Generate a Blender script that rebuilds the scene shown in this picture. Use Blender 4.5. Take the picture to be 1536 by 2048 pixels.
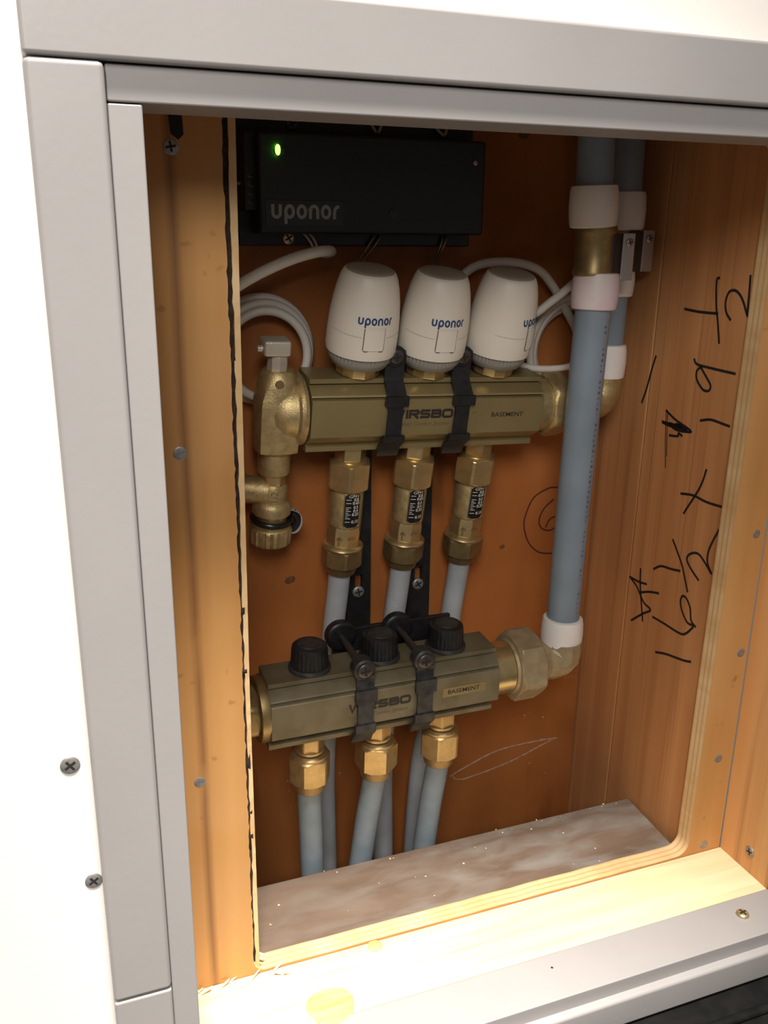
import bpy, bmesh, math, random
from mathutils import Matrix, Vector, Euler

for o in list(bpy.data.objects): bpy.data.objects.remove(o, do_unlink=True)
scene = bpy.context.scene
col = scene.collection
random.seed(4)

# ------------------------------------------------------------------ camera
cam_d = bpy.data.cameras.new('camera'); cam = bpy.data.objects.new('camera', cam_d); col.objects.link(cam)
cam_d.sensor_fit = 'VERTICAL'; cam_d.sensor_height = 24.0
cam_d.lens = 1816.0 / 2048.0 * 24.0
cam_d.clip_start = 0.01; cam_d.clip_end = 50
YAW, PITCH, ROLL = math.radians(20.93), math.radians(17.53), math.radians(0.72)
_f = Vector((math.sin(YAW)*math.cos(PITCH), math.cos(YAW)*math.cos(PITCH), -math.sin(PITCH)))
_r = Vector((math.cos(YAW), -math.sin(YAW), 0)); _u = _r.cross(_f)
_r2 = _r*math.cos(ROLL) + _u*math.sin(ROLL); _u2 = _r2.cross(_f)
cm = Matrix((( _r2.x, _u2.x, -_f.x, 0.0), (_r2.y, _u2.y, -_f.y, -0.38472), (_r2.z, _u2.z, -_f.z, 0.458), (0, 0, 0, 1)))
cam.matrix_world = cm
scene.camera = cam

# ------------------------------------------------------------------ world, lamps, exposure
world = bpy.data.worlds.new('world'); scene.world = world; world.use_nodes = True
bg = world.node_tree.nodes['Background']
bg.inputs['Color'].default_value = (1.0, 0.96, 0.93, 1); bg.inputs['Strength'].default_value = 0.155

def spot(name, loc, target, power, size, blend, radius, color):
    d = bpy.data.lights.new(name, 'SPOT'); o = bpy.data.objects.new(name, d); col.objects.link(o)
    d.energy = power; d.spot_size = math.radians(size); d.spot_blend = blend; d.shadow_soft_size = radius; d.color = color
    o.location = loc
    o.rotation_euler = (Vector(target) - Vector(loc)).to_track_quat('-Z', 'Y').to_euler()
    return o
# recessed ceiling lamp close to the wall, its beam falling steeply on the ledge
spot('ceiling_downlight', (0.05, -0.58, 1.95), (0.12, -0.10, 0.0), 660.0, 24, 1.0, 0.20, (1.0, 0.94, 0.86))
# unseen fill lamp added in front, above and a little left of the camera
ld = bpy.data.lights.new('fill_lamp', 'POINT'); lo = bpy.data.objects.new('fill_lamp', ld); col.objects.link(lo)
ld.energy = 24.0; ld.shadow_soft_size = 0.18; ld.color = (1.0, 0.95, 0.90); lo.location = (-0.13, -0.74, 0.87)

scene.view_settings.view_transform = 'Standard'; scene.view_settings.look = 'None'
scene.view_settings.exposure = 0.0; scene.view_settings.gamma = 1.0
scene.view_settings.use_curve_mapping = False

# ------------------------------------------------------------------ materials
def new_mat(name):
    m = bpy.data.materials.new(name); m.use_nodes = True
    nt = m.node_tree
    return m, nt, nt.nodes['Principled BSDF']

def plain(name, c, rough=0.5, metal=0.0, spec=0.5, noise=0.0, nscale=60.0, bump=0.0, bscale=300.0, c2=None, sub=0.0, coat=0.0):
    m, nt, b = new_mat(name)
    b.inputs['Base Color'].default_value = (*c, 1); b.inputs['Roughness'].default_value = rough
    b.inputs['Metallic'].default_value = metal; b.inputs['Specular IOR Level'].default_value = spec
    if coat: b.inputs['Coat Weight'].default_value = coat
    tc = nt.nodes.new('ShaderNodeTexCoord')
    if noise > 0 or c2:
        n = nt.nodes.new('ShaderNodeTexNoise'); n.inputs['Scale'].default_value = nscale; n.inputs['Detail'].default_value = 5
        nt.links.new(tc.outputs['Object'], n.inputs['Vector'])
        r = nt.nodes.new('ShaderNodeValToRGB')
        lo = c2 if c2 else tuple(v*(1-noise) for v in c); hi = c if c2 else tuple(min(1, v*(1+noise)) for v in c)
        r.color_ramp.elements[0].position = .35; r.color_ramp.elements[0].color = (*lo, 1)
        r.color_ramp.elements[1].position = .65; r.color_ramp.elements[1].color = (*hi, 1)
        nt.links.new(n.outputs['Fac'], r.inputs['Fac']); nt.links.new(r.outputs['Color'], b.inputs['Base Color'])
    if bump > 0:
        n2 = nt.nodes.new('ShaderNodeTexNoise'); n2.inputs['Scale'].default_value = bscale; n2.inputs['Detail'].default_value = 3
        nt.links.new(tc.outputs['Object'], n2.inputs['Vector'])
        bp = nt.nodes.new('ShaderNodeBump'); bp.inputs['Strength'].default_value = bump; bp.inputs['Distance'].default_value = 0.001
        nt.links.new(n2.outputs['Fac'], bp.inputs['Height']); nt.links.new(bp.outputs['Normal'], b.inputs['Normal'])
    return m

def mixc(nt, a, bcol, fac):
    x = nt.nodes.new('ShaderNodeMix'); x.data_type = 'RGBA'
    for s, v in ((x.inputs[6], a), (x.inputs[7], bcol), (x.inputs[0], fac)):
        if isinstance(v, (tuple, list)): s.default_value = (*v, 1)
        elif isinstance(v, (int, float)): s.default_value = v
        else: nt.links.new(v, s)
    return x.outputs[2]

def noise(nt, vec, scale, detail=4, sc=None, rot=None, dist=0.0):
    if sc or rot:
        mp = nt.nodes.new('ShaderNodeMapping')
        if sc: mp.inputs['Scale'].default_value = sc
        if rot: mp.inputs['Rotation'].default_value = rot
        nt.links.new(vec, mp.inputs['Vector']); vec = mp.outputs['Vector']
    n = nt.nodes.new('ShaderNodeTexNoise'); n.inputs['Scale'].default_value = scale; n.inputs['Detail'].default_value = detail
    n.inputs['Distortion'].default_value = dist
    nt.links.new(vec, n.inputs['Vector'])
    return n.outputs['Fac']

def ramp(nt, fac, p0, p1, c0=(0, 0, 0), c1=(1, 1, 1)):
    r = nt.nodes.new('ShaderNodeValToRGB')
    r.color_ramp.elements[0].position = p0; r.color_ramp.elements[0].color = (*c0, 1)
    r.color_ramp.elements[1].position = p1; r.color_ramp.elements[1].color = (*c1, 1)
    nt.links.new(fac, r.inputs['Fac']); return r.outputs['Color']

def mth(nt, op, a, b=None, c=None):
    n = nt.nodes.new('ShaderNodeMath'); n.operation = op
    for i, v in enumerate((a, b, c)):
        if v is None: continue
        if isinstance(v, (int, float)): n.inputs[i].default_value = v
        else: nt.links.new(v, n.inputs[i])
    return n.outputs[0]

def wood(name, light, dark, stretch, line_scale=(0, 0, 0), line_dark=0.25, rough=0.6, blotch=None, blotch_amt=0.4, bump=0.25, rot=(0, 0, 0)):
    """stretch: noise scale per axis (small along the grain)"""
    m, nt, b = new_mat(name)
    tc = nt.nodes.new('ShaderNodeTexCoord'); V = tc.outputs['Object']
    g = noise(nt, V, 1.0, 6, stretch, rot, 0.6)
    c = mixc(nt, dark, light, ramp(nt, g, .32, .66))
    if line_scale[0] or line_scale[1] or line_scale[2]:
        l = noise(nt, V, 1.0, 3, line_scale, rot, 0.2)
        c = mixc(nt, c, tuple(v*(1-line_dark) for v in dark), ramp(nt, l, .56, .70))
    if blotch:
        bl = noise(nt, V, 9.0, 3, None, None, 0.8)
        f = mth(nt, 'MULTIPLY', ramp(nt, bl, .45, .68), blotch_amt)
        c = mixc(nt, c, blotch, f)
    nt.links.new(c, b.inputs['Base Color'])
    b.inputs['Roughness'].default_value = rough; b.inputs['Specular IOR Level'].default_value = 0.25
    bp = nt.nodes.new('ShaderNodeBump'); bp.inputs['Strength'].default_value = bump; bp.inputs['Distance'].default_value = 0.0006
    nt.links.new(g, bp.inputs['Height']); nt.links.new(bp.outputs['Normal'], b.inputs['Normal'])
    m['col'] = 0
    return m, nt, b, c, V

M = {}
M['drywall'] = plain('drywall_paint', (.87, .83, .78), .7, bump=.08, bscale=400, spec=.2)
M['trim'] = plain('grey_trim_paint', (.325, .308, .303), .38, noise=.03, nscale=14, bump=.05, bscale=250, spec=.4)
M['trim_white'] = M['trim']
M['screw'] = plain('zinc_screw', (.30, .29, .28), .45, .6, noise=.2, nscale=400)
M['screw_brass'] = plain('yellow_zinc_screw', (.62, .50, .30), .35, .8)
M['black_hole'] = plain('dark_recess', (.012, .011, .010), .8)
M['ink'] = plain('black_marker', (.012, .010, .010), .6)
M['ink_red'] = plain('red_marker', (.10, .018, .008), .6)
M['black'] = plain('black_plastic', (.012, .012, .013), .42, noise=.3, nscale=200)
M['black_dusty'] = plain('dusty_black_plastic', (.016, .016, .017), .5, c2=(.045, .043, .040), nscale=160)
M['charcoal'] = plain('charcoal_plastic', (.016, .018, .017), .45)
M['steel'] = plain('dull_steel', (.42, .38, .36), .4, .8)
M['dark_steel'] = plain('dark_steel', (.10, .085, .08), .4, .7)
M['zinc'] = plain('cast_zinc', (.62, .57, .48), .45, .55, bump=.3, bscale=500)
M['brass'] = plain('machined_brass', (.62, .47, .23), .30, .85, noise=.08, nscale=120)
M['brass_rough'] = plain('cast_brass', (.50, .385, .19), .48, .75, noise=.15, nscale=180, bump=.25, bscale=900)
M['brass_old'] = plain('tarnished_brass', (.34, .25, .115), .42, .8, noise=.12, nscale=150)
M['bar'] = plain('bronze_anodised_bar', (.36, .285, .135), .40, .65, noise=.06, nscale=30)
M['bar_dusty'] = plain('dusty_bronze_bar', (.22, .188, .12), .55, .45, c2=(.165, .135, .074), nscale=55)
M['print'] = plain('black_print', (.02, .016, .012), .6)
M['print_faint'] = plain('faint_brown_print', (.13, .095, .045), .6)
M['white_plastic'] = plain('warm_white_plastic', (.78, .73, .64), .42, noise=.02, nscale=20)
M['cap_grey'] = plain('grey_cap_plastic', (.34, .30, .25), .5)
M['collar_grey'] = plain('grey_collar_plastic', (.27, .265, .24), .5)
M['blue_print'] = plain('blue_print', (.015, .05, .16), .5)
M['cable'] = plain('white_cable_sheath', (.70, .67, .60), .45)
M['wire_grey'] = plain('thin_wire', (.50, .42, .36), .5)
M['wire_dark'] = plain('dark_wire', (.05, .045, .04), .5)
M['pex_white'] = plain('milky_grey_tube', (.42, .45, .47), .38, noise=.08, nscale=60)
M['pex_clouded'] = plain('scuffed_grey_tube', (.24, .29, .325), .42, c2=(.205, .255, .29), nscale=90)
M['pex_grey'] = plain('slate_grey_pipe', (.215, .265, .315), .33, noise=.06, nscale=40)
M['ring_white'] = plain('white_expansion_ring', (.80, .76, .72), .45, noise=.03, nscale=60)
M['ring_pink'] = plain('pink_stain_ring', (.80, .75, .71), .45, c2=(.72, .52, .60), nscale=26)
M['rubber'] = plain('black_rubber', (.010, .010, .010), .3)
M['grey_strap'] = plain('grey_strap', (.50, .49, .47), .5)
M['logo_grey'] = plain('grey_logo_print', (.30, .30, .29), .5)
M['plate_dark'] = plain('dark_logo_plate', (.022, .023, .022), .35)
M['scale_white'] = plain('white_scale_print', (.72, .69, .62), .5)
M['case'] = plain('worn_black_plastic', (.005, .005, .005), .75, c2=(.010, .0095, .009), nscale=70, spec=.12)
M['knot_dark'] = plain('dark_knot', (.16, .06, .02), .6, noise=.3, nscale=300)
M['brass_mid'] = plain('dull_brass', (.50, .36, .17), .40, .8, noise=.1, nscale=150)
M['brass_dusty'] = plain('dusty_cast_brass', (.37, .285, .165), .55, .35, noise=.12, nscale=120, bump=.2, bscale=700)
M['pipe_print'] = plain('faded_pipe_print', (.095, .11, .125), .5)
M['gap_shade'] = plain('painted_gap_shade', (.022, .011, .006), .9, noise=.5, nscale=500)  # near-black, the shade of the gap put into the colour
M['floor'] = plain('concrete_floor', (.30, .28, .26), .8, noise=.15, nscale=8)
M['crumb'] = plain('pale_wood_chip', (.66, .54, .38), .8)
M['led_off'] = plain('led_lens', (.02, .10, .01), .3)
m_, nt_, b_ = new_mat('green_led'); b_.inputs['Base Color'].default_value = (.1, .9, .05, 1)
b_.inputs['Emission Color'].default_value = (.16, 1.0, .02, 1); b_.inputs['Emission Strength'].default_value = 22.0; M['led'] = m_

# plywood face (vertical grain, darker burnished stripe, small stains), its cut edge, studs, back panel, ledge, dusty sill
def ply_mat():
    m, nt, b, c, V = wood('fir_plywood', (.55, .295, .10), (.45, .22, .07), (26, 26, 2.2), blotch=(.57, .32, .14), blotch_amt=.35, bump=.12, rough=.55)
    sp = nt.nodes.new('ShaderNodeSeparateXYZ'); nt.links.new(V, sp.inputs[0])
    wob = noise(nt, V, 1.0, 2, (3, 3, 9))
    x = mth(nt, 'ADD', sp.outputs['X'], mth(nt, 'MULTIPLY', mth(nt, 'SUBTRACT', wob, .5), .004))
    d = mth(nt, 'ABSOLUTE', mth(nt, 'SUBTRACT', x, .0668))
    f = ramp(nt, d, .0021, .0030, (1, 1, 1), (0, 0, 0))
    thin = ramp(nt, noise(nt, V, 1.0, 3, (40, 40, 14)), .20, .42)
    f = mth(nt, 'MULTIPLY', mth(nt, 'MULTIPLY', f, thin), .75)
    c = mixc(nt, c, (.19, .085, .035), f)
    st = noise(nt, V, 70.0, 2)
    c = mixc(nt, c, (.30, .15, .05), mth(nt, 'MULTIPLY', ramp(nt, st, .70, .76), .7))
    nt.links.new(c, b.inputs['Base Color'])
    return m
M['ply'] = ply_mat()
def ply_edge():
    m, nt, b, c, V = wood('plywood_cut_edge', (.74, .53, .29), (.60, .38, .17), (40, 4, 40), bump=.3)
    sp = nt.nodes.new('ShaderNodeSeparateXYZ'); nt.links.new(V, sp.inputs[0])
    w = mth(nt, 'SINE', mth(nt, 'MULTIPLY', sp.outputs['Y'], 2*math.pi/.0045))
    f = mth(nt, 'MULTIPLY', ramp(nt, w, .35, .75), .55)
    nt.links.new(mixc(nt, c, (.46, .25, .10), f), b.inputs['Base Color'])
    return m
M['ply_edge'] = ply_edge()
M['stud'] = wood('red_fir_stud', (.58, .275, .11), (.47, .205, .075), (60, 60, 2.0), (230, 230, 2.5), .18, blotch=(.54, .28, .12), blotch_amt=.4, bump=.12)[0]
M['stud_return'] = wood('fir_return_board', (.76, .43, .185), (.63, .32, .12), (50, 50, 2.0), (140, 140, 3.0), .2)[0]
M['header_wood'] = wood('fir_header_board', (.46, .25, .11), (.36, .18, .07), (2.0, 60, 60))[0]
M['back'] = wood('red_plywood_back', (.45, .155, .040), (.25, .078, .019), (9, 9, 2.6), (26, 26, 5), .30, blotch=(.50, .20, .06), blotch_amt=.45, rough=.5, rot=(0, math.radians(14), 0))[0]
M['ledge'] = wood('pale_pine_ledge', (.80, .66, .42), (.72, .55, .31), (5, 70, 70), (7, 150, 150), .10, rot=(0, 0, math.radians(10)), bump=.12)[0]
M['knot'] = wood('pine_knot', (.70, .48, .22), (.50, .30, .11), (30, 220, 30), bump=.3)[0]
def sill_mat():
    m, nt, b, c, V = wood('dusty_sill', (.165, .112, .08), (.115, .075, .05), (5, 40, 40), rough=.85, bump=.2)
    d1 = ramp(nt, noise(nt, V, 1.0, 6, (22, 60, 20), None, .5), .40, .70)
    sp = nt.nodes.new('ShaderNodeSeparateXYZ'); nt.links.new(V, sp.inputs[0])
    gx = ramp(nt, sp.outputs['X'], .10, .34)
    f = mth(nt, 'MULTIPLY', d1, mth(nt, 'MULTIPLY_ADD', gx, .55, .25))
    c = mixc(nt, c, (.235, .215, .19), f)
    nt.links.new(c, b.inputs['Base Color'])
    return m
M['sill'] = sill_mat()
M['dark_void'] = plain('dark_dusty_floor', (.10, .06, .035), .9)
M['dust'] = plain('chalk_dust', (.50, .36, .27), .9, c2=(.40, .19, .09), nscale=350)
M['latch_line'] = plain('latch_shadow_line', (.20, .15, .10), .6)

# ------------------------------------------------------------------ mesh helpers
I4 = Matrix.Identity(4)
def T(x, y, z): return Matrix.Translation((x, y, z))
def RX(a): return Matrix.Rotation(math.radians(a), 4, 'X')
def RY(a): return Matrix.Rotation(math.radians(a), 4, 'Y')
def RZ(a): return Matrix.Rotation(math.radians(a), 4, 'Z')
ALONG_X = RY(90)          # local z axis -> +x
FACE_FRONT = RX(90)       # local z axis -> -y, local x stays, local y -> z

class MB:
    def __init__(s): s.v = []; s.f = []
    def add(s, vs, fs, Mx=None):
        n = len(s.v)
        s.v += [tuple(Mx @ Vector(p)) if Mx else tuple(p) for p in vs]
        s.f += [tuple(i+n for i in f) for f in fs]
        return s
    def box(s, x0, x1, y0, y1, z0, z1, Mx=None):
        vs = [(x, y, z) for z in (z0, z1) for y in (y0, y1) for x in (x0, x1)]
        return s.add(vs, [(0, 2, 3, 1), (4, 5, 7, 6), (0, 1, 5, 4), (2, 6, 7, 3), (0, 4, 6, 2), (1, 3, 7, 5)], Mx)
    def lathe(s, prof, seg=40, Mx=None, fn=None, caps=True):
        """prof: (r, z) list; fn(theta, r, z) -> r"""
        vs = []; fs = []
        for r, z in prof:
            for i in range(seg):
                a = 2*math.pi*i/seg
                rr = fn(a, r, z) if fn else r
                vs.append((rr*math.cos(a), rr*math.sin(a), z))
        for k in range(len(prof)-1):
            for i in range(seg):
                j = (i+1) % seg
                fs.append((k*seg+i, k*seg+j, (k+1)*seg+j, (k+1)*seg+i))
        if caps:
            fs.append(tuple(reversed(range(seg)))); fs.append(tuple(range((len(prof)-1)*seg, len(prof)*seg)))
        return s.add(vs, fs, Mx)
    def nut(s, ap, z0, z1, ch=.002, Mx=None, turn=0.0, lo=True, hi=True):
        R = ap/math.cos(math.pi/6)
        h = z1-z0; ch = min(ch, h*.3)
        lv = [z0]
        if lo: lv += [z0+ch*.35, z0+ch*.7, z0+ch*1.15]
        if hi: lv += [z1-ch*1.15, z1-ch*.7, z1-ch*.35]
        lv.append(z1)
        def rc(z):
            a = 1e9
            if lo: a = min(a, ap*.985+(z-z0)/ch*(R-ap))
            if hi: a = min(a, ap*.985+(z1-z)/ch*(R-ap))
            return a
        def fn(th, r, z):
            t = (th+turn) % (math.pi/3) - math.pi/6
            return min(ap/math.cos(t), rc(z))
        return s.lathe([(ap, z) for z in lv], 48, Mx, fn)
    def prism(s, poly, a, b, Mx=None):
        """poly in (x,y), extruded along z a..b"""
        n = len(poly)
        vs = [(x, y, a) for x, y in poly]+[(x, y, b) for x, y in poly]
        fs = [tuple(reversed(range(n))), tuple(range(n, 2*n))]+[(i, (i+1) % n, n+(i+1) % n, n+i) for i in range(n)]
        return s.add(vs, fs, Mx)
    def tube(s, pts, r, seg=12, Mx=None, closed=False):
        pts = [Vector(p) for p in pts]; n = len(pts)
        rs = r if isinstance(r, (list, tuple)) else [r]*n
        tan = []
        for i in range(n):
            a = pts[(i-1) % n] if (closed or i > 0) else pts[0]; b = pts[(i+1) % n] if (closed or i < n-1) else pts[-1]
            tan.append((b-a).normalized())
        up = Vector((0, 0, 1)) if abs(tan[0].z) < .9 else Vector((0, 1, 0))
        nrm = (up-tan[0]*up.dot(tan[0])).normalized()
        vs = []; fs = []
        for i in range(n):
            nrm = (nrm-tan[i]*nrm.dot(tan[i])).normalized(); bn = tan[i].cross(nrm)
            for k in range(seg):
                a = 2*math.pi*k/seg
                vs.append(pts[i]+(nrm*math.cos(a)+bn*math.sin(a))*rs[i])
        for i in range(n if closed else n-1):
            for k in range(seg):
                j = (k+1) % seg; q = (i+1) % n
                fs.append((i*seg+k, i*seg+j, q*seg+j, q*seg+k))
        if not closed: fs += [tuple(reversed(range(seg))), tuple(range((n-1)*seg, n*seg))]
        return s.add(vs, fs, Mx)
    def ribbon(s, pts, w, z=0.0, closed=False, fn=None):
        """flat stroke in xy; fn maps (x,y,z)->3D"""
        P = [Vector((p[0], p[1])) for p in pts]; n = len(P); vs = []; fs = []
        for i in range(n):
            a = P[(i-1) % n] if (closed or i > 0) else P[i]; b = P[(i+1) % n] if (closed or i < n-1) else P[i]
            t = (b-a).normalized(); nn = Vector((-t.y, t.x))
            k = 1.0
            if (closed or 0 < i < n-1):
                t1 = (P[i]-a).normalized(); k = 1/max(.55, abs(t1.dot(t)))
            for sgn in (1, -1):
                q = P[i]+nn*sgn*w*.5*k; vs.append(fn(q.x, q.y, z) if fn else (q.x, q.y, z))
        for i in range(n if closed else n-1):
            j = (i+1) % n
            fs.append((2*i, 2*i+1, 2*j+1, 2*j))
        return s.add(vs, fs)
    def build(s, name, mat, parent=None, bevel=0.0, smooth=35, bseg=2):
        me = bpy.data.meshes.new(name); me.from_pydata([tuple(v) for v in s.v], [], s.f)
        bm = bmesh.new(); bm.from_mesh(me)
        bmesh.ops.recalc_face_normals(bm, faces=bm.faces)
        if bevel > 0:
            es = [e for e in bm.edges if len(e.link_faces) == 2 and e.calc_face_angle(0) > .6]
            bmesh.ops.bevel(bm, geom=es, offset=bevel, segments=bseg, affect='EDGES', profile=.5, clamp_overlap=True)
        bm.to_mesh(me); bm.free()
        if smooth:
            for p in me.polygons: p.use_smooth = True
            me.set_sharp_from_angle(angle=math.radians(smooth))
        me.materials.append(M[mat] if isinstance(mat, str) else mat)
        o = bpy.data.objects.new(name, me); col.objects.link(o)
        if bevel > 0 and smooth:
            wn = o.modifiers.new('weighted_normals', 'WEIGHTED_NORMAL'); wn.keep_sharp = False; wn.weight = 100
        if parent: o.parent = parent
        return o

def tag(o, label, cat, group=None):
    o['label'] = label; o['category'] = cat
    if group: o['group'] = group
    return o
def struct(o, label):
    o['kind'] = 'structure'; o['label'] = label; return o
def thing(name, label, cat, mw=I4, group=None):
    o = bpy.data.objects.new(name, None); col.objects.link(o); o.empty_display_size = .01
    o.matrix_world = mw
    return tag(o, label, cat, group)

def smooth_path(pts, n=8, closed=False):
    P = [Vector(p) for p in pts]; out = []; m = len(P)
    rng = range(m if closed else m-1)
    for i in rng:
        p0 = P[(i-1) % m] if (closed or i > 0) else P[0]*2-P[1]
        p1 = P[i]; p2 = P[(i+1) % m]
        p3 = P[(i+2) % m] if (closed or i < m-2) else P[-1]*2-P[-2]
        for k in range(n):
            t = k/n
            out.append(.5*((2*p1)+(-p0+p2)*t+(2*p0-5*p1+4*p2-p3)*t*t+(-p0+3*p1-3*p2+p3)*t**3))
    if not closed: out.append(P[-1])
    return out

def text_mb(txt, size, fn=None, xscale=1.0, shear=0.0, offset=0.0, align='CENTER', spacing=1.0):
    cu = bpy.data.curves.new('lettering_curve', 'FONT'); cu.body = txt; cu.size = size; cu.align_x = align; cu.align_y = 'CENTER'
    cu.shear = shear; cu.offset = offset; cu.resolution_u = 3; cu.space_character = spacing
    ob = bpy.data.objects.new('lettering_tmp', cu); col.objects.link(ob)
    dg = bpy.context.evaluated_depsgraph_get(); dg.update()
    me = bpy.data.meshes.new_from_object(ob.evaluated_get(dg))
    mb = MB()
    vs = [(v.co.x*xscale, v.co.y, 0.0) for v in me.vertices]
    mb.v = [tuple(fn(*v)) if fn else v for v in vs]; mb.f = [tuple(p.vertices) for p in me.polygons]
    bpy.data.objects.remove(ob); bpy.data.curves.remove(cu); bpy.data.meshes.remove(me)
    return mb

def arc(cx, cy, rx, ry, a0, a1, n=8):
    return [(cx+rx*math.cos(math.radians(a0+(a1-a0)*i/n)), cy+ry*math.sin(math.radians(a0+(a1-a0)*i/n))) for i in range(n+1)]
def uponor_mb(h, fn):
    """lower-case rounded wordmark, x-height h, centred; strokes built as ribbons"""
    mb = MB(); W = .24; x = 0.0; gl = []
    def o(x): return [(arc(x+.40, .5, .29, .40, 0, 360, 20)[:-1], True)]
    gl += [([(x+.12, 1.0), (x+.12, .42)]+arc(x+.40, .40, .28, .30, 180, 360, 10)+[(x+.68, .42), (x+.68, 1.0)], False)]; x += .98
    gl += [([(x+.12, -.38), (x+.12, .62)], False), (arc(x+.41, .5, .29, .40, 0, 360, 20)[:-1], True)]; x += .94
    gl += o(x); x += .94
    gl += [([(x+.12, 0.0), (x+.12, .60)]+arc(x+.40, .60, .28, .30, 180, 0, 10)+[(x+.68, .58), (x+.68, 0.0)], False)]; x += .94
    gl += o(x); x += .94
    gl += [([(x+.12, 0.0), (x+.12, .50), (x+.17, .72), (x+.30, .86), (x+.50, .90)], False)]; x += .52
    for i, (pts, cl) in enumerate(gl):
        mb.ribbon([((px-x/2)*h, (py-.5)*h) for px, py in pts], W*h, .00003*(i % 3), cl, fn)
    return mb

def wirsbo_mb(h, x0, z0, y):
    """heavy extended capitals built from broad strokes, left edge at x0, centred on z0"""
    mb = MB(); k = .27; x = 0.0; w = 1.22; a = k/2; gl = []
    gl += [([(x+a, 1), (x+.42, 0), (x+.82, 1), (x+1.22, 0), (x+1.64-a, 1)], False)]; x += 1.72
    gl += [([(x+a, 0), (x+a, 1)], False)]; x += .34
    gl += [([(x+a, 0), (x+a, 1)], False), ([(x+a, 1-a), (x+w-.32, 1-a)]+arc(x+w-.32, .68, .20, .185, 90, -90, 8)+[(x+a, .495)], False), ([(x+w-.62, .46), (x+w-.10, 0)], False)]; x += w+.06
    gl += [([(x+w-.04, 1-a), (x+.30, 1-a)]+arc(x+.30, .685, .18, .18, 90, 270, 8)+[(x+w-.30, .505)]+arc(x+w-.30, .32, .18, .185, 90, -90, 8)+[(x+.04, a)], False)]; x += w+.08
    gl += [([(x+a, 0), (x+a, 1)], False), ([(x+a, 1-a), (x+w-.30, 1-a)]+arc(x+w-.30, .70, .16, .165, 90, -90, 8)+[(x+a, .535)], False), ([(x+a, .52), (x+w-.28, .52)]+arc(x+w-.28, .328, .18, .192, 90, -90, 8)+[(x+a, a)], False)]; x += w+.08
    gl += [(arc(x+.32, .68, .20, .20, 90, 180, 4)+arc(x+.32, .32, .20, .20, 180, 270, 4)+arc(x+w-.26, .32, .20, .20, 270, 360, 4)+arc(x+w-.26, .68, .20, .20, 0, 90, 4), True)]
    for i, (pts, cl) in enumerate(gl): mb.ribbon([(px*h, (py-.5)*h) for px, py in pts], k*h, 0, cl, lambda X_, Y_, Z_: (x0+X_, y-.00001*i, z0+Y_))
    return mb

def screw(parent, mw, r, mat='screw', turn=20, label=None, dome=.35, cross=True):
    """pan/flat head with a Phillips recess, local +z out of the surface"""
    mb = MB(); h = r*dome
    mb.lathe([(r*.98, -.0008), (r, h*.25), (r*.93, h*.6), (r*.70, h*.9), (r*.35, h)], 24)
    o = mb.build('screw', mat, parent, smooth=50); o.matrix_local = mw
    if cross:
        k = MB(); a = r*.62; b = r*.13; z = h*1.02
        k.box(-a, a, -b, b, z-.0002, z+.00006, RZ(turn)); k.box(-b, b, -a, a, z-.0002, z+.00005, RZ(turn))
        k.build('recess', 'black_hole', o, smooth=0)
    if label: o['label'] = label
    return o

# ================================================================== the setting
def fill_plate(outer, inner, y0, y1):
    """plate in the xz plane with a hole; outer/inner are (x,z) loops"""
    bm = bmesh.new(); fr = {}
    loops = []
    for y in (y0, y1):
        es = []
        L = []
        for lp in (outer, inner):
            vs = [bm.verts.new((x, y, z)) for x, z in lp]; L.append(vs)
            es += [bm.edges.new((vs[i], vs[(i+1) % len(vs)])) for i in range(len(vs))]
        bmesh.ops.triangle_fill(bm, use_beauty=True, use_dissolve=False, edges=es, normal=(0, -1, 0))
        loops.append(L)
    side = []
    for k in (0, 1):
        a, b = loops[0][k], loops[1][k]; n = len(a)
        for i in range(n):
            f = bm.faces.new((a[i], a[(i+1) % n], b[(i+1) % n], b[i])); side.append(f)
    bmesh.ops.recalc_face_normals(bm, faces=bm.faces)
    return bm, side
def plate_obj(name, bm, side, mat, side_mat=None):
    me = bpy.data.meshes.new(name)
    if side_mat:
        for f in side: f.material_index = 1
    bm.to_mesh(me); bm.free()
    me.materials.append(M[mat])
    if side_mat: me.materials.append(M[side_mat])
    o = bpy.data.objects.new(name, me); col.objects.link(o); return o
def rect(x0, x1, z0, z1): return [(x0, z0), (x1, z0), (x1, z1), (x0, z1)]

bm, sd = fill_plate(rect(-1.3, 1.5, -.30, 2.3), rect(.0326, .4737, -.0117, .5139), 0.0, .0125)
wf = struct(plate_obj('wall_front', bm, sd, 'drywall'), 'white painted drywall around the recessed cabinet opening')
fl = MB().box(-1.6, 1.8, -1.8, .0, -.32, -.30).build('floor', 'floor', smooth=0); struct(fl, 'grey concrete floor in front of the wall')

def trim(n, mb, label, mat='trim', bevel=.0016):
    o = mb.build('trim_%d' % n, mat, bevel=bevel); return struct(o, label)
trim(1, MB().box(.0050, .0327, -.0115, 0, .0935, .5134), 'grey painted flat casing down the left side of the opening', bevel=.0022)
trim(2, MB().box(.0050, .0327, -.0113, 0, -.0385, .0928), 'short grey casing offcut continuing the left side below a painted joint', bevel=.0014)
trim(3, MB().box(.0050, .60, -.0115, 0, .5139, .5415), 'grey painted flat casing across the top of the opening', bevel=.0018)
trim(4, MB().box(.0330, .60, -.0125, 0, -.0330, -.0105), 'grey painted flat casing across the bottom of the opening', bevel=.0024)
trim(5, MB().box(.4740, .5012, -.0115, 0, -.0100, .5132), 'grey painted flat casing down the right side of the opening')
trim(6, MB().box(.0330, .0458, -.007, .0275, -.0112, .4999), 'grey painted jamb liner on the left of the opening', bevel=.0008)
trim(7, MB().box(.0330, .4735, -.007, .0275, .5004, .5134), 'grey painted jamb liner along the top of the opening', bevel=.0008)
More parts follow.
